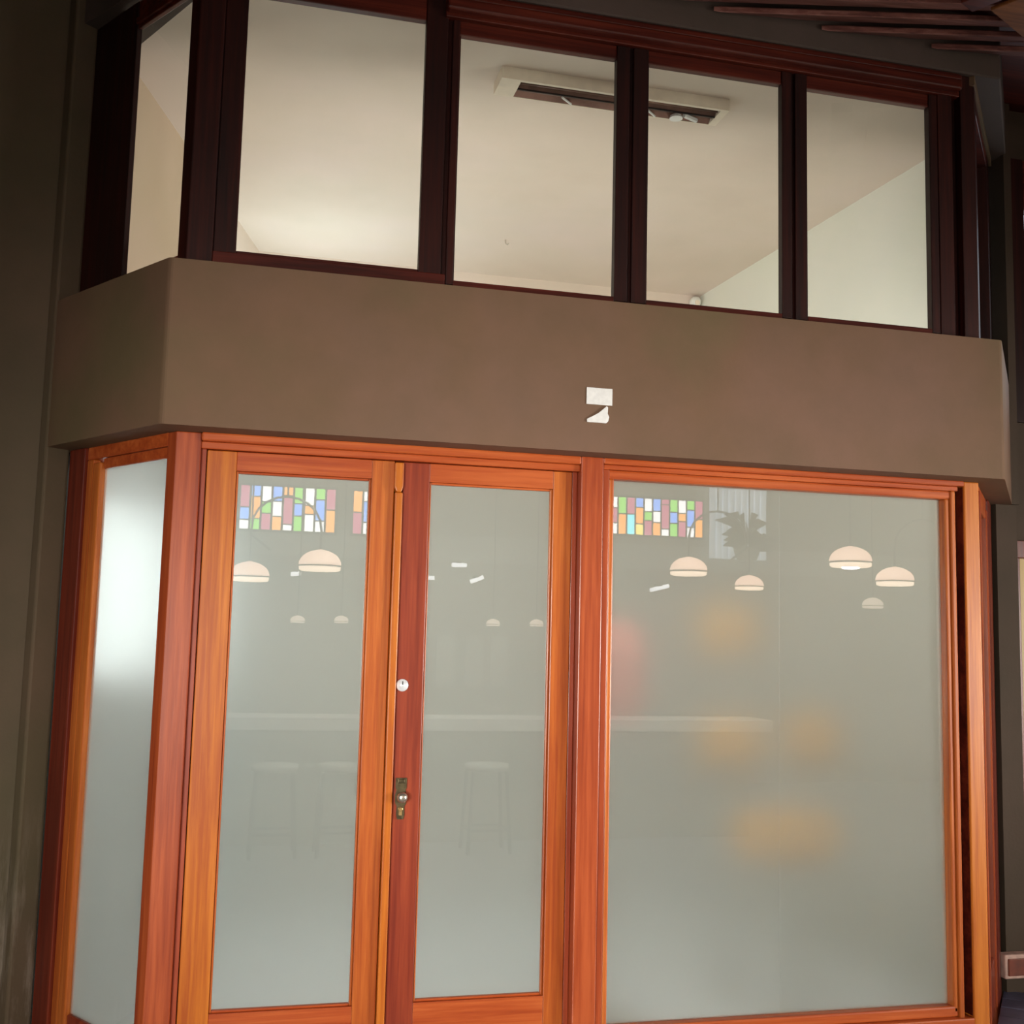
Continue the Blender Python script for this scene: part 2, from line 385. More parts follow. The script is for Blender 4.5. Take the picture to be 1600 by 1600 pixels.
bm = bmesh.new(); bx(bm, -4.1, -4.0, -8.3, 0.8, 0, 4.5)
tag(link('wall_hall_left', bm, hallP), 'hall side wall out of view on the left', 'wall', kind='structure')
bm = bmesh.new(); bx(bm, 9.2, 9.3, -8.3, 0.8, 0, 4.5)
tag(link('wall_hall_right', bm, hallP), 'hall side wall out of view on the right', 'wall', kind='structure')

# ---------------- boarded outside ceiling
ceil = root('ceiling', (2.6, -1.0, 4.1), 'structure', 'dark boarded wooden ceiling over the bay at the top right', 'ceiling')
bm = bmesh.new(); bx(bm, -4.0, 9.2, -8.3, 0.75, 4.20, 4.26); link('deck', bm, woodDH, ceil)
th = R(-13.0); bd = Vector((math.cos(th), math.sin(th))); bn = Vector((-bd.y, bd.x))
def outside(p):
    x, y = p
    if x < -0.75: return y < 0.58
    if x < -0.20: return y < -0.08+(-0.20-x)*1.35
    return y < -0.085
k = 0
for i in range(-8, 22):
    c = -0.07 - 0.108*i
    base = Vector((1.5, 0)) + bn*(c+0.35)
    def start(off):
        s = 6.0
        while s > -6.0:
            p = base + bd*s + bn*off
            if not outside(p): return s+0.03
            s -= 0.03
        return s
    s0, s1 = start(0.0), start(0.092)
    if s0 > 4.2: continue
    bm = bmesh.new()
    zz = [4.052, 4.100]
    def P3(s, off, z): q = base+bd*s+bn*off; return bm.verts.new((q.x, q.y, z))
    # board tilted about its length: viewer-side edge hangs lower
    a = [P3(s0, 0, 4.015), P3(4.6, 0, 4.015), P3(4.6, 0.092, 4.045), P3(s1, 0.092, 4.045)]
    b = [P3(s0, 0, 4.040), P3(4.6, 0, 4.040), P3(4.6, 0.092, 4.070), P3(s1, 0.092, 4.070)]
    bm.faces.new(a[::-1]); bm.faces.new(b)
    for j in range(4): bm.faces.new((a[j], a[(j+1) % 4], b[(j+1) % 4], b[j]))
    bev(bm, 0.004, 1)
    link('ceiling_board', bm, woodC, ceil)
# crossing beam and orange panel at the top right corner
def ob(name, m, c, ang, L_, w_, z0, z1, parent, b=0.004):
    d = Vector((math.cos(ang), math.sin(ang))); n_ = Vector((-d.y, d.x)); c = Vector(c)
    pts = [c+d*a+n_*bb for a, bb in ((-L_/2, -w_/2), (L_/2, -w_/2), (L_/2, w_/2), (-L_/2, w_/2))]
    return pr(name, m, [(p.x, p.y) for p in pts], z0, z1, parent, b)
ob('cross_beam', woodDH, (2.80, -0.95), R(-62), 1.1, 0.09, 3.96, 4.01, ceil)
ob('panel', woodCo, (3.05, -0.80), R(-62), 1.0, 0.34, 3.985, 4.0, ceil)

# ================================================================== UPPER WINDOWS
zb, zt = 2.861, 3.789
def face_frame(parent, x0, x1, z0, z1, gx0, gx1, gz0, gz1, y0, y1, mv, mh, bead=0.0, names=('stile', 'rail')):
    box(names[0], mv, x0, gx0, y0, y1, z0, z1, parent); box(names[0], mv, gx1, x1, y0, y1, z0, z1, parent)
    box(names[1], mh, gx0, gx1, y0+.001, y1, gz1, z1, parent); box(names[1], mh, gx0, gx1, y0+.001, y1, z0, gz0, parent)
# corner post + window 1 (fixed pane, taller)
w1 = root('window_1', (0.28, 0, 2.82), 'structure', 'upper fixed window with the widest clear pane, second pane from the left', 'window')
pr('corner_post', woodDV, [(-0.20, -0.05), (-0.115, -0.05), (-0.115, 0.02), (-0.15, 0.03), UL.p(0.058, 0)], 2.819, 3.95, w1, 0.004)
box('stile', woodDV, -0.113, -0.038, -0.046, -0.012, 2.825, 3.94, w1)
box('stile', woodDV, 0.592, 0.672, -0.047, -0.012, 2.825, 3.94, w1)
box('rail', woodDH, -0.038, 0.592, -0.044, -0.012, 3.825, 3.94, w1)
box('sill', woodDH, -0.115, 0.688, -0.050, -0.010, 2.812, 2.880, w1)
box('bead', woodDH, -0.038, 0.592, -0.036, -0.026, 2.880, 2.892, w1, 0.002)
box('glass_pane', glassU, -0.038, 0.592, -0.026, -0.022, 2.878, 3.826, w1, 0)
box('cover_strip', woodDV, -0.116, -0.110, -0.040, -0.010, 2.819, 3.94, w1, 0)
box('cover_strip', woodDV, 0.670, 0.694, -0.030, -0.012, 2.819, 3.94, w1, 0)
# windows 2..4 share a head; each sash its own window
def sash(n, x0, gx0, gx1, x1, label):
    w = root('window_%d' % n, ((x0+x1)/2, 0, 2.82), 'structure', label, 'window')
    box('stile', woodDV, x0, gx0, -0.05, -0.015, 2.845, 3.842, w)
    box('stile', woodDV, gx1, x1, -0.05, -0.015, 2.845, 3.842, w)
    box('rail', woodDH, gx0, gx1, -0.045, -0.015, 3.789, 3.842, w)
    box('rail', woodDH, gx0, gx1, -0.050, -0.015, 2.815, 2.861, w)
    box('bead', woodDV, gx0, gx0+0.006, -0.038, -0.026, 2.861, 3.789, w, 0.002)
    box('glass_pane', glassU, gx0, gx1, -0.026, -0.022, 2.859, 3.791, w, 0)
    return w
sash(2, 0.690, 0.716, 1.323, 1.375, 'upper window whose clear pane shows the left end of the ceiling light')
sash(3, 1.390, 1.450, 2.007, 2.050, 'upper window whose clear pane shows the right end of the ceiling light')
box('trim_11', woodDV, 1.372, 1.393, -0.035, -0.010, 2.819, 3.845, None, 0)
tag(bpy.data.objects['trim_11'], 'dark timber strip between the second and third upper windows from the left', 'trim', kind='structure')
box('trim_12', woodDV, 2.046, 2.068, -0.035, -0.010, 2.819, 3.845, None, 0)
tag(bpy.data.objects['trim_12'], 'dark timber strip left of the rightmost upper window', 'trim', kind='structure')
sash(4, 2.064, 2.116, 2.663, 2.700, 'rightmost upper window showing the sloping ceiling and wall line')
# head fascia with its projecting lit moulding
hd = root('trim_2', (1.7, -0.05, 3.84), 'structure', 'dark red moulded timber head over the upper windows', 'trim')
box('head', woodDH, 0.66, 2.80, -0.060, 0.06, 3.845, 3.945, hd)
box('moulding', woodDH, 0.66, 2.79, -0.098, -0.058, 3.858, 3.902, hd, 0.008)
box('moulding', woodDH, 0.66, 2.80, -0.082, -0.058, 3.905, 3.930, hd, 0.006)
hd1 = box('trim_3', woodDH, -0.20, 0.655, -0.06, 0.06, 3.942, 3.985, None); tag(hd1, 'dark timber head over the widest upper window', 'trim', kind='structure')
sl = box('trim_4', woodDH, 0.70, 2.876, -0.03, 0.06, 2.80, 2.8165, None, 0.002); tag(sl, 'thin dark timber under the upper sashes', 'trim', kind='structure')
# right jamb of the upper row
jp = root('trim_5', (2.79, 0, 2.82), 'structure', 'dark timber jamb post at the right end of the upper windows', 'trim')
box('jamb', woodDV, 2.702, 2.768, -0.052, -0.01, 2.819, 3.855, jp)
box('jamb', woodDV, 2.770, 2.805, -0.020, 0.06, 2.819, 3.94, jp)
pr('post', woodDV, [(2.807, -0.055), (2.872, -0.055), UR.p(0.05, 0), UR.p(0.05, -0.07), (2.807, 0.06)], 2.819, 3.942, jp)
# upper side window, left
ul = root('added_bowl_lamp', (0.36, 2.62, 2.8), None, 'added bowl lamp, unseen behind the band, brightening the far left ceiling corner', 'light')
bm = bmesh.new(); lathe(bm, [(0.05, 2.79), (0.13, 2.84), (0.17, 2.92), (0.165, 2.92), (0.12, 2.85), (0.04, 2.805)], (0.36, 2.62, 0), 'z', 24); link('bowl', bm, white, ul, True)  # bowl and arm added to carry the unseen corner lamp
bm = bmesh.new(); tube(bm, [(0.30, 2.62, 2.83), (0.02, 2.68, 2.83)], 0.012, 8); link('arm', bm, white, ul)
ws = root('window_5', (-0.4, 0.3, 2.82), 'structure', 'narrow upper side window with one clear pane at the far left', 'window')
pr('stile', woodDV, UL.q(0.435, 0.56, -0.022, 0.0), 2.819, 3.93, ws)
pr('stile', woodDV, UL.q(0.56, 0.84, -0.022, -0.012), 2.819, 3.95, ws)
pr('rail', woodDH, UL.q(0.058, 0.435, -0.022, -0.004), 3.822, 3.93, ws)
pr('bead', woodDH, UL.q(0.058, 0.435, -0.01, 0.006), 3.835, 3.860, ws)
pr('sill', woodDH, UL.q(0.058, 0.56, -0.022, -0.004), 2.812, 2.868, ws)
pr('glass_pane', glassU, UL.q(0.058, 0.436, -0.016, -0.012), 2.866, 3.824, ws, 0)
# upper side window, right (nearly edge on)
wr_ = root('window_6', (3.1, 0.3, 2.82), 'structure', 'dark upper side window at the right end, seen nearly edge on', 'window')
pr('stile', woodDV, UR.q(0.052, 0.12, -0.07, -0.004), 2.819, 3.90, wr_)
pr('stile', woodDV, UR.q(0.70, 0.80, -0.07, -0.004), 2.819, 3.90, wr_)
pr('rail', woodDH, UR.q(0.12, 0.70, -0.07, -0.004), 3.84, 3.90, wr_)
pr('sill', woodDH, UR.q(0.12, 0.70, -0.07, -0.004), 2.812, 2.868, wr_)
pr('glass_pane', glassU, UR.q(0.12, 0.70, -0.066, -0.062), 2.866, 3.842, wr_, 0)
pr('lining', blackM, UR.q(0.30, 0.84, -0.11, -0.08), 2.80, 3.94, wr_, 0)
pr('trim_6', plBand, UR.q(-0.02, 0.86, -0.10, 0.006), 3.902, 3.943, None, 0.003)
tag(bpy.data.objects['trim_6'], 'plaster lintel over the dark right side window', 'trim', kind='structure')

# ================================================================== LOWER FRONT
# corner post
cp = pr('trim_7', woodP, [(-0.200, 0.0), (-0.118, 0.0), (-0.118, 0.09), (-0.15, 0.09), SL.p(0.055, 0)], 0, 2.2605, None, 0.004)
tag(cp, 'thick orange red timber corner post left of the double doors', 'trim', kind='structure')
# frame head
hd2 = root('trim_8', (0.5, 0, 2.21), 'structure', 'orange timber door head with a rounded lip over the double doors', 'trim')
box('lip', woodH, -0.118, 1.222, -0.012, 0.07, 2.232, 2.262, hd2, 0.006)
box('head', woodH, -0.118, 1.222, 0.006, 0.08, 2.208, 2.232, hd2, 0.003)
box('jamb', woodR, -0.1185, -0.100, 0.020, 0.09, 0, 2.208, hd2, 0.002)
box('stop', woodR, -0.118, -0.085, 0.068, 0.09, 0, 2.232, hd2, 0)
box('stop', woodR, 1.185, 1.2215, 0.072, 0.09, 0, 2.232, hd2, 0)
box('stop', woodR, 0.535, 0.585, 0.068, 0.075, 0.02, 2.232, hd2, 0)
box('stop', woodR, -0.118, 1.2215, 0.073, 0.09, 2.195, 2.232, hd2, 0)
box('jamb', woodR, 1.202, 1.221, 0.035, 0.09, 0, 2.208, hd2, 0.002)

def leaf(n, x0, gx0, gx1, x1, yf, mvl, mvr, mh, label, z0=0.02, gz0=0.361, gz1=2.140, z1=2.206):
    d = root('door_%d' % n, ((x0+x1)/2, yf, 0.02), 'structure', label, 'door')
    box('stile', mvl, x0, gx0, yf, yf+0.045, z0, z1, d); box('stile', mvr, gx1, x1, yf, yf+0.045, z0, z1, d)
    box('rail', mh, gx0, gx1, yf+.001, yf+0.045, gz1, z1, d, 0.002)
    box('rail', mh, gx0, gx1, yf+.001, yf+0.045, z0, gz0, d, 0.002)
    for a in ((gx0, gx0+0.008, gz0, gz1), (gx1-0.008, gx1, gz0, gz1)):
        box('bead', mvr, a[0], a[1], yf+0.010, yf+0.028, a[2], a[3], d, 0.003)
    for a in ((gz0, gz0+0.008), (gz1-0.008, gz1)):
        box('bead', mh, gx0+.008, gx1-.008, yf+0.010, yf+0.028, a[0], a[1], d, 0.003)
    pane(d, gx0, gx1, gz0, gz1)
    return d
YG = 0.050
def pane(parent, gx0, gx1, gz0, gz1, seam=None):
    box('glass_pane', glassF, gx0-.002, gx1+.002, YG, YG+0.001, gz0-.002, gz1+.002, parent, 0)
    xs = [gx0-.002, gx1+.002] if not seam else [gx0-.002, seam-0.0003, seam+0.0003, gx1+.002]
    for a, b in zip(xs[::2], xs[1::2]):
        box('frosted_film', frost, a, b, YG+0.004, YG+0.006, gz0-.002, gz1+.002, parent, 0)
d1 = leaf(1, -0.097, 0.001, 0.463, 0.543, 0.022, woodV2, woodV, woodH, 'left leaf of the double door, light orange wood around frosted glass')
d2 = leaf(2, 0.574, 0.670, 1.127, 1.199, 0.026, woodR, woodV, woodH, 'right leaf of the double door, with the lock and bronze handle on its red stile')
# astragal with a cut top
bm = bmesh.new(); bx(bm, 0.545, 0.5725, 0.004, 0.045, 0.02, 2.095)
lathe_pts = [(0.541, 2.200), (0.573, 2.200), (0.573, 2.115), (0.566, 2.095), (0.549, 2.095), (0.541, 2.115)]
vs = [bm.verts.new((x, 0.000, z)) for x, z in lathe_pts]; vb = [bm.verts.new((x, 0.045, z)) for x, z in lathe_pts]
bm.faces.new(vs); bm.faces.new(vb[::-1])
for i in range(6): bm.faces.new((vs[i], vs[(i+1) % 6], vb[(i+1) % 6], vb[i]))
bev(bm, 0.004, 2)
ast = link('meeting_strip', bm, woodV2, d1)
# rim cylinder
bm = bmesh.new(); lathe(bm, [(0.0215, 0), (0.0215, 0.006), (0.019, 0.010), (0.012, 0.011), (0.011, 0.013)], (0.596, 0.026, 1.424), 'y', 32)
lk = link('lock_cylinder', bm, chrome, d2, True); lk['label'] = 'round white metal lock'
bm = bmesh.new(); bx(bm, 0.5945, 0.5975, 0.0122, 0.0135, 1.426, 1.438); link('keyhole', bm, blackM, lk)
# handle plate
bm = bmesh.new()
out = [(-0.019, 0.070), (0.019, 0.070), (0.019, 0.036), (0.015, 0.030), (0.020, 0.010), (0.019, -0.014), (0.013, -0.026), (0.014, -0.055), (0.010, -0.069), (-0.010, -0.069), (-0.014, -0.055), (-0.013, -0.026), (-0.019, -0.014), (-0.020, 0.010), (-0.015, 0.030), (-0.019, 0.036)]
vs = [bm.verts.new((0.604+x, 0.019, 1.039+z)) for x, z in out]; vb = [bm.verts.new((0.604+x, 0.027, 1.039+z)) for x, z in out]
bm.faces.new(vs); bm.faces.new(vb[::-1])
for i in range(len(out)): j = (i+1) % len(out); bm.faces.new((vs[i], vs[j], vb[j], vb[i]))
hp = link('handle_plate', bm, bronze, d2); hp['label'] = 'aged bronze handle plate'
bm = bmesh.new(); lathe(bm, [(0.010, 0), (0.009, 0.012), (0.016, 0.020), (0.019, 0.030), (0.015, 0.040), (0.006, 0.044)], (0.604, 0.019, 1.047), 'y', 24); link('knob', bm, steel, hp, True)
bm = bmesh.new(); lathe(bm, [(0.008, 0), (0.008, 0.004), (0.005, 0.006)], (0.604, 0.019, 1.004), 'y', 20); bx(bm, 0.599, 0.609, 0.014, 0.019, 0.984, 1.004); link('keyhole_cover', bm, brass, hp)
bm = bmesh.new(); bx(bm, 0.592, 0.616, 0.013, 0.020, 1.092, 1.106); bev(bm, 0.002); link('latch_cap', bm, bronze, hp)

# mid post
mp_ = box('trim_9', woodP, 1.222, 1.308, -0.010, 0.09, 0, 2.262, None, 0.004)
tag(mp_, 'orange timber post between the double doors and the big window', 'trim', kind='structure')
# big window
wb_ = root('window_7', (2.05, 0, 0.1), 'structure', 'large frosted window right of the doors with mirrored lamps and stained glass', 'window')
box('head', woodH, 1.308, 2.823, -0.010, 0.08, 2.240, 2.262, wb_, 0.005)
box('head', woodH, 1.308, 2.805, 0.008, 0.08, 2.222, 2.240, wb_, 0.003)
box('rail', woodH, 1.320, 2.790, 0.012, 0.07, 2.188, 2.222, wb_, 0.008)
box('stile', woodP, 1.308, 1.336, 0.006, 0.08, 0.10, 2.222, wb_, 0.003)
box('bead', woodV, 1.336, 1.358, 0.014, 0.07, 0.22, 2.190, wb_, 0.006)
box('bead', woodV, 2.749, 2.770, 0.014, 0.07, 0.22, 2.190, wb_, 0.006)
box('stile', woodV, 2.770, 2.792, 0.006, 0.08, 0.10, 2.222, wb_, 0.006)
box('rail', woodH, 1.336, 2.770, 0.014, 0.07, 0.205, 0.244, wb_, 0.007)
box('sill', woodH, 1.308, 2.823, -0.010, 0.08, 0.12, 0.205, wb_, 0.005)
box('shaded_rebate', woodDH, 2.790, 2.823, 0.075, 0.09, 0.12, 2.240, wb_, 0.002)  # back of the groove, its shade put into the dark wood
box('shaded_rebate', woodDH, 2.8205, 2.8228, 0.002, 0.088, 0.21, 2.238, wb_, 0)  # thin added strip colouring the shadow on the post's side face
pane(wb_, 1.356, 2.751, 0.242, 2.190, seam=2.045)
# right corner post
rp_ = pr('trim_10', woodV2, [(2.823, -0.006), (2.890, -0.006), SR.p(0.035, 0), SR.p(0.035, -0.08), (2.823, 0.09)], 0, 2.2605, None, 0.005)
tag(rp_, 'bright orange timber corner post right of the big window', 'trim', kind='structure')
# plinth under doors and windows
pl_ = pr('baseboard_front', plBand, [(-0.16, 0.0), (2.86, 0.0), (2.86, 0.10), (-0.16, 0.10)], -0.04, 0.018, None, 0)
tag(pl_, 'low threshold under the double doors and big window', 'threshold', kind='structure')

# lower left side window
wl = root('window_8', (-0.4, 0.3, 0.1), 'structure', 'narrow frosted side window left of the thick corner post', 'window')
pr('bead', woodV, SL.q(0.505, 0.560, -0.03, 0.004), 0.02, 2.200, wl, 0.007)
pr('stile', woodV, SL.q(0.561, 0.612, -0.03, 0.001), 0.02, 2.215, wl, 0.007)
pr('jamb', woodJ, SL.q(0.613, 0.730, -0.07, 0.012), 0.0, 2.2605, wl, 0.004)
pr('head', woodH, SL.q(0.055, 0.615, -0.07, -0.002), 2.215, 2.262, wl, 0.004)
pr('head', woodH, SL.q(0.055, 0.505, -0.03, -0.008), 2.175, 2.214, wl, 0.004)
pr('rail', woodR, SL.q(0.055, 0.505, -0.03, -0.004), 0.10, 0.262, wl, 0.006)
pr('glass_pane', glassF, SL.q(0.050, 0.510, -0.013, -0.012), 0.26, 2.178, wl, 0)
pr('frosted_film', frost, SL.q(0.050, 0.510, -0.019, -0.017), 0.26, 2.178, wl, 0)

# lower right side window (nearly edge on)
wr = root('window_10', (3.15, 0.3, 0.1), 'structure', 'narrow frosted side window right of the bright corner post, seen edge on', 'window')
pr('stile', woodP, SR.q(0.060, 0.095, -0.07, 0.006), 0.02, 2.235, wr, 0.004)
pr('bead', woodP, SR.q(0.52, 0.57, -0.07, 0.004), 0.02, 2.21, wr, 0.006)
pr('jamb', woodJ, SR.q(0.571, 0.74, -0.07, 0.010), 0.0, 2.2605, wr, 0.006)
pr('head', woodH, SR.q(0.036, 0.57, -0.07, -0.002), 2.17, 2.262, wr, 0.004)
pr('rail', woodR, SR.q(0.095, 0.52, -0.07, -0.004), 0.10, 0.30, wr, 0.006)
pr('glass_pane', glassF, SR.q(0.090, 0.525, -0.031, -0.030), 0.298, 2.172, wr, 0)
pr('frosted_film', frost, SR.q(0.090, 0.525, -0.037, -0.035), 0.298, 2.172, wr, 0)

# neighbouring window at the right edge
wn = root('window_11', (4.2, 0.6, 2.66), 'structure', 'upper window of the neighbouring bay cut off by the right edge', 'window')
box('stile', woodDV, 3.512, 3.610, 0.58, 0.70, 2.66, 3.95, wn); box('stile', woodDV, 4.95, 5.0, 0.58, 0.70, 2.66, 3.95, wn)
box('rail', woodDH, 3.560, 4.95, 0.585, 0.70, 3.70, 3.95, wn, 0.006); box('rail', woodDH, 3.56, 4.95, 0.585, 0.70, 2.66, 2.745, wn)
box('glass_pane', curtain, 3.56, 4.95, 0.64, 0.65, 2.744, 3.701, wn, 0)
wn2 = root('window_12', (4.2, 0.6, 0.3), 'structure', 'lower glazed opening at the right edge with dull yellow glass', 'window')
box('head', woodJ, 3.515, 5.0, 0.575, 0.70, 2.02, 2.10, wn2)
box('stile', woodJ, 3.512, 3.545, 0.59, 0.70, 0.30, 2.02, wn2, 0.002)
yellowPaneM = simple('dull_yellow_glass', (0.10, 0.06, 0.02), 0.4, 0, 0.5, 2.5, (0.80, 0.50, 0.10), 0.30)  # dark yellowish pane with a dim yellow emission
box('glass_pane', yellowPaneM, 3.523, 4.99, 0.63, 0.64, 1.20, 2.021, wn2, 0)
box('panel', plWall, 3.523, 4.99, 0.60, 0.66, 0.0, 1.199, wn2, 0)

# floor and tiled kerb outside the right side window
fr_ = root('floor_side', (3.5, 0.3, 0), 'structure', 'pale grey floor beside the tiled kerb at the lower right corner', 'floor')
bm = bmesh.new(); bx(bm, 2.9, 5.6, -0.20, 1.4, -0.05, -0.006); link('screed', bm, floorM, fr_)
tk = root('tiled_kerb', (3.2, 0.25, 0), None, 'narrow kerb of blue grey tiles along the foot of the right side window', 'kerb')
pr('bed', plWall, SR.q(0.0, 0.80, 0.014, 0.150), 0.0, 0.094, tk, 0.003)
for i in range(6):
    pr('tile', slate, SR.q(0.003+i*0.132, 0.129+i*0.132, 0.016, 0.148), 0.0935, 0.101+random.uniform(-.001, .001), tk, 0.002)
kb = root('wall_brick', (3.47, 0.53, 0.15), None, 'dark red brick with pale mortar edges at the foot of the right wall', 'brick')
bm = bmesh.new(); bx(bm, 3.352, 3.62, 0.505, 0.5595, 0.172, 0.275); bev(bm, 0.006); link('mortar', bm, pinkT, kb)
box('brick', brickM, 3.366, 3.606, 0.4990, 0.508, 0.186, 0.258, kb, 0.003)

# ================================================================== THINGS ON THE WALL
bm = bmesh.new(); bx(bm, 1.201, 1.298, -0.1235, -0.1215, 2.433, 2.494); bev(bm, .0006, 1)
c = tag(link('card', bm, paper), 'small white rectangular card stuck on the taupe band', 'card')
bm = bmesh.new()
tp = [(1.204, 2.368), (1.275, 2.367), (1.282, 2.374), (1.286, 2.390), (1.280, 2.402), (1.281, 2.425), (1.276, 2.429), (1.268, 2.422), (1.248, 2.404), (1.225, 2.390), (1.204, 2.379)]
vs = [bm.verts.new((x, -0.1245-0.004*math.sin((x-1.2)*30), z)) for x, z in tp]; vb = [bm.verts.new((x, -0.1205, z)) for x, z in tp]
bm.faces.new(vs); bm.faces.new(vb[::-1])
for i in range(len(tp)): j = (i+1) % len(tp); bm.faces.new((vs[i], vs[j], vb[j], vb[i]))
tag(link('torn_paper', bm, paper), 'torn triangular scrap of white paper just under the white card', 'paper')

# ================================================================== CEILING LIGHT IN THE ROOM
cl = root('ceiling_light', (1.49, 0.50, 3.95), None, 'white fluorescent batten with dark mirrored louvre on the room ceiling', 'light')
X0, X1, Y0, Y1 = 0.985, 2.005, 0.425, 0.580
bm = bmesh.new(); bx(bm, X0, X1, Y0, Y0+0.016, 3.898, 3.95); bx(bm, X0, X1, Y1-0.006, Y1, 3.898, 3.95)
bx(bm, X0, X0+0.085, Y0+.016, Y1-.006, 3.898, 3.95); bx(bm, X1-0.035, X1, Y0+.016, Y1-.006, 3.898, 3.95); bx(bm, X0+.085, X1-.035, Y0+.016, Y1-.006, 3.94, 3.95)
link('housing', bm, housingM, cl)
bm = bmesh.new()
xa, xb = X0+0.086, X1-0.036
for y0, y1, y2, y3 in ((Y0+.018, Y0+.045, Y0+.055, Y0+.076), (Y0+.078, Y0+.098, Y0+.110, Y1-.008)):
    pf = [(y0, 3.899), (y1, 3.928), (y2, 3.928), (y3, 3.899)]
    a = [bm.verts.new((xa, y, z)) for y, z in pf]; b = [bm.verts.new((xb, y, z)) for y, z in pf]
    for i in range(3): bm.faces.new((a[i], a[i+1], b[i+1], b[i]))
link('reflector', bm, mirrorM, cl)
bm = bmesh.new(); bx(bm, xa, xb, Y0+.074, Y0+.080, 3.895, 3.935); link('centre_fin', bm, blackM, cl)
for yy in (Y0+.047, Y0+.106):
    bm = bmesh.new(); tube(bm, [(xa, yy, 3.912), (xb, yy, 3.912)], 0.006, 10); link('lamp_tube', bm, mirrorM, cl, True)
for xx, an in ((1.27, 0.7), (1.655, 0.6)):  # small pale bars set slantwise under the louvre
    bm = bmesh.new(); tube(bm, [(xx, Y0+0.088, 3.895), (xx+0.055, Y1-0.020, 3.894)], 0.005, 6); link('louvre_pale_bit', bm, tubeM, cl)
bm = bmesh.new()
lathe(bm, [(0.030, 0), (0.026, 0.012), (0.014, 0.02)], (1.80, Y0+.11, 3.884), 'z', 12); link('louvre_pale_bit', bm, tubeM, cl)
bm = bmesh.new(); tube(bm, [(1.83, Y0+.09, 3.894), (1.90, Y0+.12, 3.894)], 0.011, 6); link('louvre_pale_bit', bm, tubeM, cl)

# corner sensor
sn = root('motion_sensor', (3.0, 3.0, 3.90), None, 'small white domed sensor in the far ceiling corner of the room', 'sensor')
bm = bmesh.new(); lathe(bm, [(0.026, 0), (0.036, 0.006), (0.040, 0.03), (0.034, 0.052), (0.018, 0.066)], (2.975, 3.085, 3.895), 'y', 20); link('dome', bm, white, sn, True)
bm = bmesh.new(); lathe(bm, [(0.018, 0), (0.016, 0.006)], (2.975, 3.020, 3.882), 'y', 16); link('lens', bm, housingM, sn)
bm = bmesh.new(); bx(bm, 2.955, 3.015, 3.06, 3.09, 3.86, 3.93); bev(bm, .004); link('bracket', bm, white, sn)
bm = bmesh.new(); tube(bm, [(1.489, 2.427, 3.95), (1.489, 2.427, 3.93), (1.500, 2.427, 3.922), (1.508, 2.427, 3.932)], 0.004, 6)
tag(link('ceiling_hook', bm, steel), 'tiny metal hook in the middle of the room ceiling', 'hook')

# ================================================================== BLURRED SHAPES BEHIND THE FROSTED GLASS
def cushion(name, m, c, sx, sy, sz, label, cat, rz=0, grp=None):
    bm = bmesh.new(); bmesh.ops.create_uvsphere(bm, u_segments=20, v_segments=12, radius=1)
    for v in bm.verts:
        x, y, z = v.co; f = lambda t: math.copysign(abs(t)**0.6, t)
        v.co = Vector((f(x)*sx, y*sy*(1-0.3*abs(x*z)), f(z)*sz))
        v.co = Matrix.Rotation(rz, 3, 'Y') @ v.co + Vector(c)
    return tag(link(name, bm, m, None, True), label, cat, grp)
palW = simple('pale_stand_paint', (0.46, 0.45, 0.38), 0.7)
def stand(x, y, z, r, label):
    t = root('pedestal_table', (x, y, 0), None, label, 'table')
    bm = bmesh.new(); lathe(bm, [(r, 0), (r, 0.02)], (x, y, z-0.022), 'z', 24); link('tabletop', bm, palW, t)
    bm = bmesh.new(); tube(bm, [(x, y, 0.02), (x, y, z-0.022)], 0.014, 10); link('pole', bm, palW, t)
    bm = bmesh.new(); lathe(bm, [(r*.8, 0.006), (r*.7, 0.02), (0.02, 0.03)], (x, y, 0), 'z', 24); link('base', bm, palW, t)
for x, y, z, sx, sz, r, l in ((2.42, 0.72, 0.760, 0.26, 0.115, 0.13, 'large ochre blur low in the middle of the big frosted window'),
        (2.29, 1.02, 1.130, 0.16, 0.115, 0.11, 'left ochre blur at mid height in the big frosted window'),
        (2.72, 1.02, 1.150, 0.14, 0.125, 0.11, 'right ochre blur at mid height in the big frosted window'),
        (2.42, 1.32, 1.650, 0.15, 0.120, 0.11, 'small ochre blur high in the big frosted window')):
    cushion('cushion', ochre, (x, y, z+0.003), sx, 0.09, sz, l, 'cushion')
    stand(x, y, z-sz, r, 'slim pedestal hardly visible under the ' + l.split(' in the ')[0])
# rose cloth on a hook rail stand
rs = root('coat_stand', (1.62, 0.72, 0), None, 'slim stand carrying a rose cloth, blurred at the left edge of the big frosted window', 'stand')
bm = bmesh.new(); tube(bm, [(1.62, 0.72, 0.02), (1.62, 0.72, 1.235)], 0.015, 10); link('pole', bm, steel, rs)
bm = bmesh.new(); lathe(bm, [(0.16, 0.005), (0.15, 0.025), (0.02, 0.04)], (1.62, 0.72, 0), 'z', 24); link('base', bm, steel, rs)
cushion('rose_cloth', pinkF, (1.62, 0.72, 1.46), 0.13, 0.06, 0.22, 'rose pink blur at the left edge of the big frosted window', 'cloth')

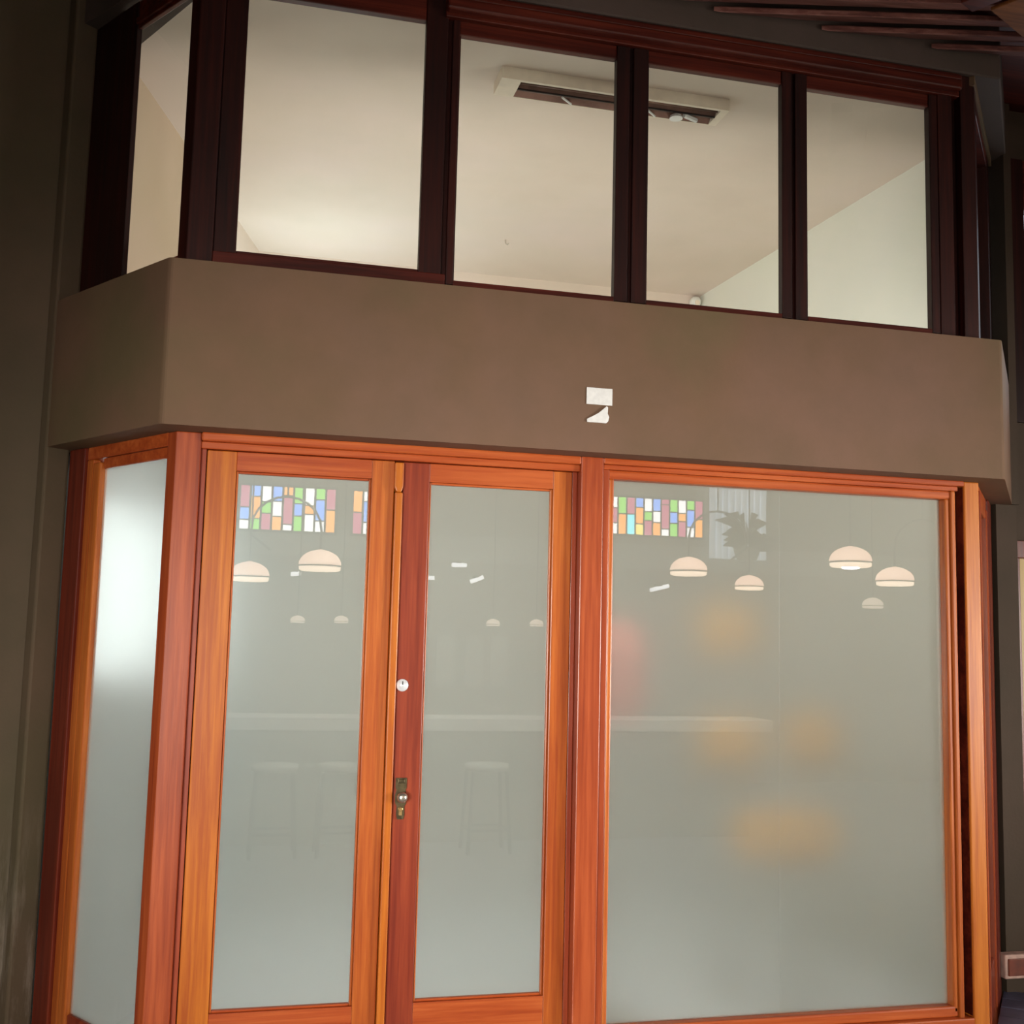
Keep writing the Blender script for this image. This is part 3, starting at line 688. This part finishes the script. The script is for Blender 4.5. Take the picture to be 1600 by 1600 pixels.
# ================================================================== THINGS ACROSS THE HALL, MIRRORED IN THE GLASS
GC = {'p': (0.50, 0.10, 0.20), 'b': (0.16, 0.38, 1.0), 'o': (1.0, 0.38, 0.05), 'g': (0.22, 0.68, 0.08), 'w': (1.0, 1.0, 1.0), 'c': (0.20, 0.9, 1.0), 'y': (1.0, 0.8, 0.15)}
GM = {k_: simple('stained_glass_'+k_, tuple(0.5*c for c in v), 0.2, 0, 0.05, 10, v, 9.0) for k_, v in GC.items()}
patA = [('p', .50, 'b', .28, 'w'), ('b', .25, 'o', .50, 'g'), ('w', .36, 'g', .26, 'p'), ('b', .34, 'w', .34, 'o'), ('o', .20, 'p', .65, 'w'),
        ('g', .37, 'b', .28, 'g'), ('w', .40, 'o', .20, 'w'), ('g', .26, 'b', .48, 'w'), ('p', .48, 'o', .52, None)]
patB = [('o', .50, 'p', .50, None), ('w', .24, 'b', .48, 'w'), ('p', .45, 'g', .3, 'b'), ('g', .3, 'w', .3, 'o')]
patC = [('w', .30, 'p', .40, 'w'), ('g', .45, 'o', .55, None), ('p', .45, 'c', .55, None), ('b', .26, 'o', .44, 'y'), ('w', .36, 'g', .24, 'p'), ('b', .34, 'w', .30, 'o'),
        ('p', .15, 'p', .65, 'w'), ('g', .34, 'b', .30, 'g'), ('w', .36, 'o', .22, 'p'), ('g', .26, 'b', .46, 'w'), ('p', .50, 'o', .50, None)]
def stained(x0, x1, zb0, zt0, pat, label):
    w = root('stained_glass_panel', ((x0+x1)/2, -8.12, zb0), None, label, 'stained glass')
    bm = bmesh.new(); bx(bm, x0-.02, x1+.02, -8.148, -8.125, zb0-.02, zt0+.02); link('lead_backing', bm, blackM, w)
    n = len(pat); cw = (x1-x0)/n
    for i, c_ in enumerate(pat):
        z = zt0; H = zt0-zb0; hs = [c_[1], c_[3]]; hs.append(max(0, 1-sum(hs)))
        for ck, h in zip((c_[0], c_[2], c_[4]), hs):
            if ck and h > 0.02:
                box('glass_piece', GM[ck], x0+i*cw+.012, x0+(i+1)*cw-.012, -8.126, -8.118, z-h*H+.008, z-.008, w, 0)
            z -= h*H
stained(0.05, 1.06, 2.655, 3.13, patA, 'mirrored stained glass panel high in the left door glass')
stained(1.235, 1.68, 2.655, 3.13, patB, 'mirrored stained glass panel cut by the meeting stile')
stained(4.15, 5.30, 2.79, 3.225, patC, 'mirrored stained glass panel at the top left of the big window')

def pendant(x, y, z, r, label, m1=opal, m2=opalB, arm=0, bulb=False):
    p = root('pendant_lamp', (x, y, z), None, label, 'lamp', 'cream dome lamps mirrored in the glass')
    bm = bmesh.new(); prof = [(r*math.cos(a), r*0.28+r*0.72*math.sin(a)*1.0) for a in [i*math.pi/2/9 for i in range(9)]] + [(r*.08, r*1.02)]
    lathe(bm, prof, (x, y, z), 'z', 28); link('dome_shade', bm, m1, p, True)
    bm = bmesh.new(); lathe(bm, [(r*1.02, r*.19), (r*1.02, r*.27)], (x, y, z), 'z', 28); link('band', bm, brass if False else bandM, p, True)
    bm = bmesh.new(); lathe(bm, [(r*.86, 0), (r*.97, r*.06), (r*.98, r*.19)], (x, y, z), 'z', 28); link('lower_rim', bm, m2, p, True)
    bm = bmesh.new()
    top = z+r*1.02
    if arm:
        pts = [(x, y, top), (x, y, top+.16)]
        for i in range(1, 10):
            a = math.pi*i/10
            pts.append((x+arm*(0.28-0.28*math.cos(a)), y, top+.16+0.26*math.sin(a)))
        pts += [(x+arm*0.56, y, top+.10), (x+arm*0.40, y, top-.02)]
        tube(bm, pts, 0.010, 8)
        tube(bm, [(x+arm*0.28, y, top+.41), (x+arm*0.28, y, 4.19)], 0.008, 6)
    else:
        tube(bm, [(x, y, top), (x, y, 4.19)], 0.008, 6)
    link('stem', bm, blackM, p)
    if bulb:
        bm = bmesh.new(); lathe(bm, [(r*.25, -r*.10), (r*.42, -r*.05), (r*.44, r*.08), (r*.3, r*.12)], (x, y, z), 'z', 20); link('bulb', bm, bulbM, p, True)
bandM = simple('brown_band', (0.25, 0.12, 0.08), 0.5)
r0 = 0.172
pendant(0.160, -6.19, 2.03, 0.172, 'cream dome lamp at the left edge of the left door glass')
pendant(0.701, -5.29, 2.095, r0, 'cream dome lamp under the stained glass in the left door glass', arm=-1)
pendant(3.925, -5.29, 2.175, 0.164, 'cream dome lamp under the stained glass in the big window', arm=1)
pendant(4.996, -6.29, 2.12, 0.142, 'cream dome lamp partly hidden, second of those in the big window')
pendant(5.524, -5.29, 2.310, 0.192, 'cream dome lamp with a bright white bulb in the big window', bulb=True)
pendant(5.53, -4.59, 2.115, 0.160, 'cream dome lamp at the right side of the big window', arm=1)
pendant(7.048, -7.39, 2.02, 0.118, 'small dim dome lamp lowest at the right side of the big window', opalD, opalD)
for x, z, l in ((0.694, 1.69, 'faint little dome lamp low in the left door glass'), (1.141, 1.70, 'little warm dome lamp low in the left door glass'), (2.768, 1.71, 'left little dome lamp low in the right door glass'), (3.255, 1.72, 'right little dome lamp low in the right door glass')):
    pendant(x, -7.89, z, 0.075, l, opalD, opalD)
# spot lamps (small bright glints)
for x, z, rz, ln, l in ((2.08, 2.21, 0, .10, 'small glinting spotlight at the left of the right door glass'), (2.60, 2.21, 0.4, .14, 'small glinting spotlight in the middle of the right door glass'), (2.40, 2.36, 0.0, .16, 'topmost small glinting spotlight in the right door glass'), (4.72, 2.19, 0.25, .22, 'slanted glinting spotlight left of the lamp in the big window'), (0.66, 2.20, 0.1, .10, 'small glinting spotlight between the lamps in the left door glass')):
    sp = root('spotlight', (x, -8.0, z), None, l, 'spotlight')
    bm = bmesh.new(); tube(bm, [(x-ln/2, -8.0, z-rz*ln/2), (x+ln/2, -8.0, z+rz*ln/2)], 0.022, 8); link('lit_tube', bm, simple('spot_glow', (1, 1, 1), .3, 0, 0, 8, (0.95, 0.97, 1.0), 6.0), sp)
    bm = bmesh.new(); bx(bm, x-.02, x+.02, -8.14, -7.98, z+.02, z+.04); link('bracket', bm, blackM, sp)
# curtained window and plant
cw_ = root('curtained_window', (5.7, -8.1, 2.5), None, 'pale curtained window mirrored beside the stained glass in the big window', 'window')
for i in range(9):
    x0 = 5.36+i*0.08
    bm = bmesh.new(); lathe(bm, [(0.040, 2.56), (0.036, 3.0), (0.042, 3.40)], (x0+.04, -8.08, 0), 'z', 10); link('curtain_fold', bm, curtain, cw_, True)
pt = root('hanging_plant', (5.7, -7.8, 2.6), None, 'dark leafy plant silhouette mirrored against the pale curtain', 'plant')
bm = bmesh.new(); lathe(bm, [(0.10, 2.52), (0.14, 2.60), (0.15, 2.68)], (5.70, -7.8, 0), 'z', 16); link('pot', bm, greyF, pt)
for i in range(34):
    a = random.uniform(0, 6.28); l_ = random.uniform(.2, .42); h = random.uniform(-.10, .34)
    bm = bmesh.new(); d_ = Vector((math.cos(a), math.sin(a)*.5, 0)); s_ = Vector((-d_.y*.3, d_.x*.3, .6))*0.10
    b0 = Vector((5.70, -7.8, 2.72)); m1_ = b0+d_*l_*.5+Vector((0, 0, h*.8+.04)); e_ = b0+d_*l_+Vector((0, 0, h))
    v = [bm.verts.new(q) for q in (b0, m1_+s_, e_, m1_-s_)]; v2 = [bm.verts.new(q+Vector((0, 0, .004))) for q in (b0, m1_+s_, e_, m1_-s_)]
    bm.faces.new(v); bm.faces.new(v2[::-1])
    for q in range(4): bm.faces.new((v[q], v[(q+1) % 4], v2[(q+1) % 4], v2[q]))
    link('leaf', bm, leafM, pt)
# pale tall panels across the hall
for i, x in enumerate((2.20, 2.52, 2.80)):
    o = box('wall_panel', curtain if False else hallL, x, x+0.20, -8.148, -8.12, 1.05, 1.60, None, 0.004)
    tag(o, 'pale upright panel mirrored in the right door glass', 'panel', 'pale panels on the hall wall')
# bar and stools
bar = root('bar_counter', (2.4, -4.85, 0), None, 'long bar counter with a pale top, mirrored across the doors at mid height', 'counter')
box('counter_top', white, -0.3, 4.4, -5.05, -4.62, 0.870, 0.965, bar, 0.006)
box('counter_body', hallP, -0.2, 4.3, -5.00, -4.85, 0.0, 0.869, bar, 0.004)
def stool(x, label):
    s = root('bar_stool', (x, -4.5, 0), None, label, 'stool', 'bar stools mirrored in the door glass')
    for a, b in ((-.16, -.14), (.16, -.14), (-.16, .14), (.16, .14)):
        bm = bmesh.new(); tube(bm, [(x+a, -4.45+b, 0.0), (x+a*.8, -4.45+b*.8, 0.60)], 0.014, 8); link('leg', bm, blackM, s)
    bm = bmesh.new(); lathe(bm, [(0.16, 0.60), (0.17, 0.62), (0.165, 0.645), (0.10, 0.65)], (x, -4.45, 0), 'z', 20); link('seat', bm, hallL, s, True)
    bm = bmesh.new()
    c4 = [(x-.15, -4.45-.13), (x+.15, -4.45-.13), (x+.15, -4.45+.13), (x-.15, -4.45+.13)]
    for i in range(4): tube(bm, [(*c4[i], 0.17), (*c4[(i+1) % 4], 0.17)], 0.010, 6)
    link('foot_rail', bm, blackM, s)
stool(0.38, 'bar stool mirrored at the left of the left door glass')
stool(0.85, 'bar stool mirrored at the right of the left door glass')
stool(1.95, 'bar stool mirrored in the right door glass')
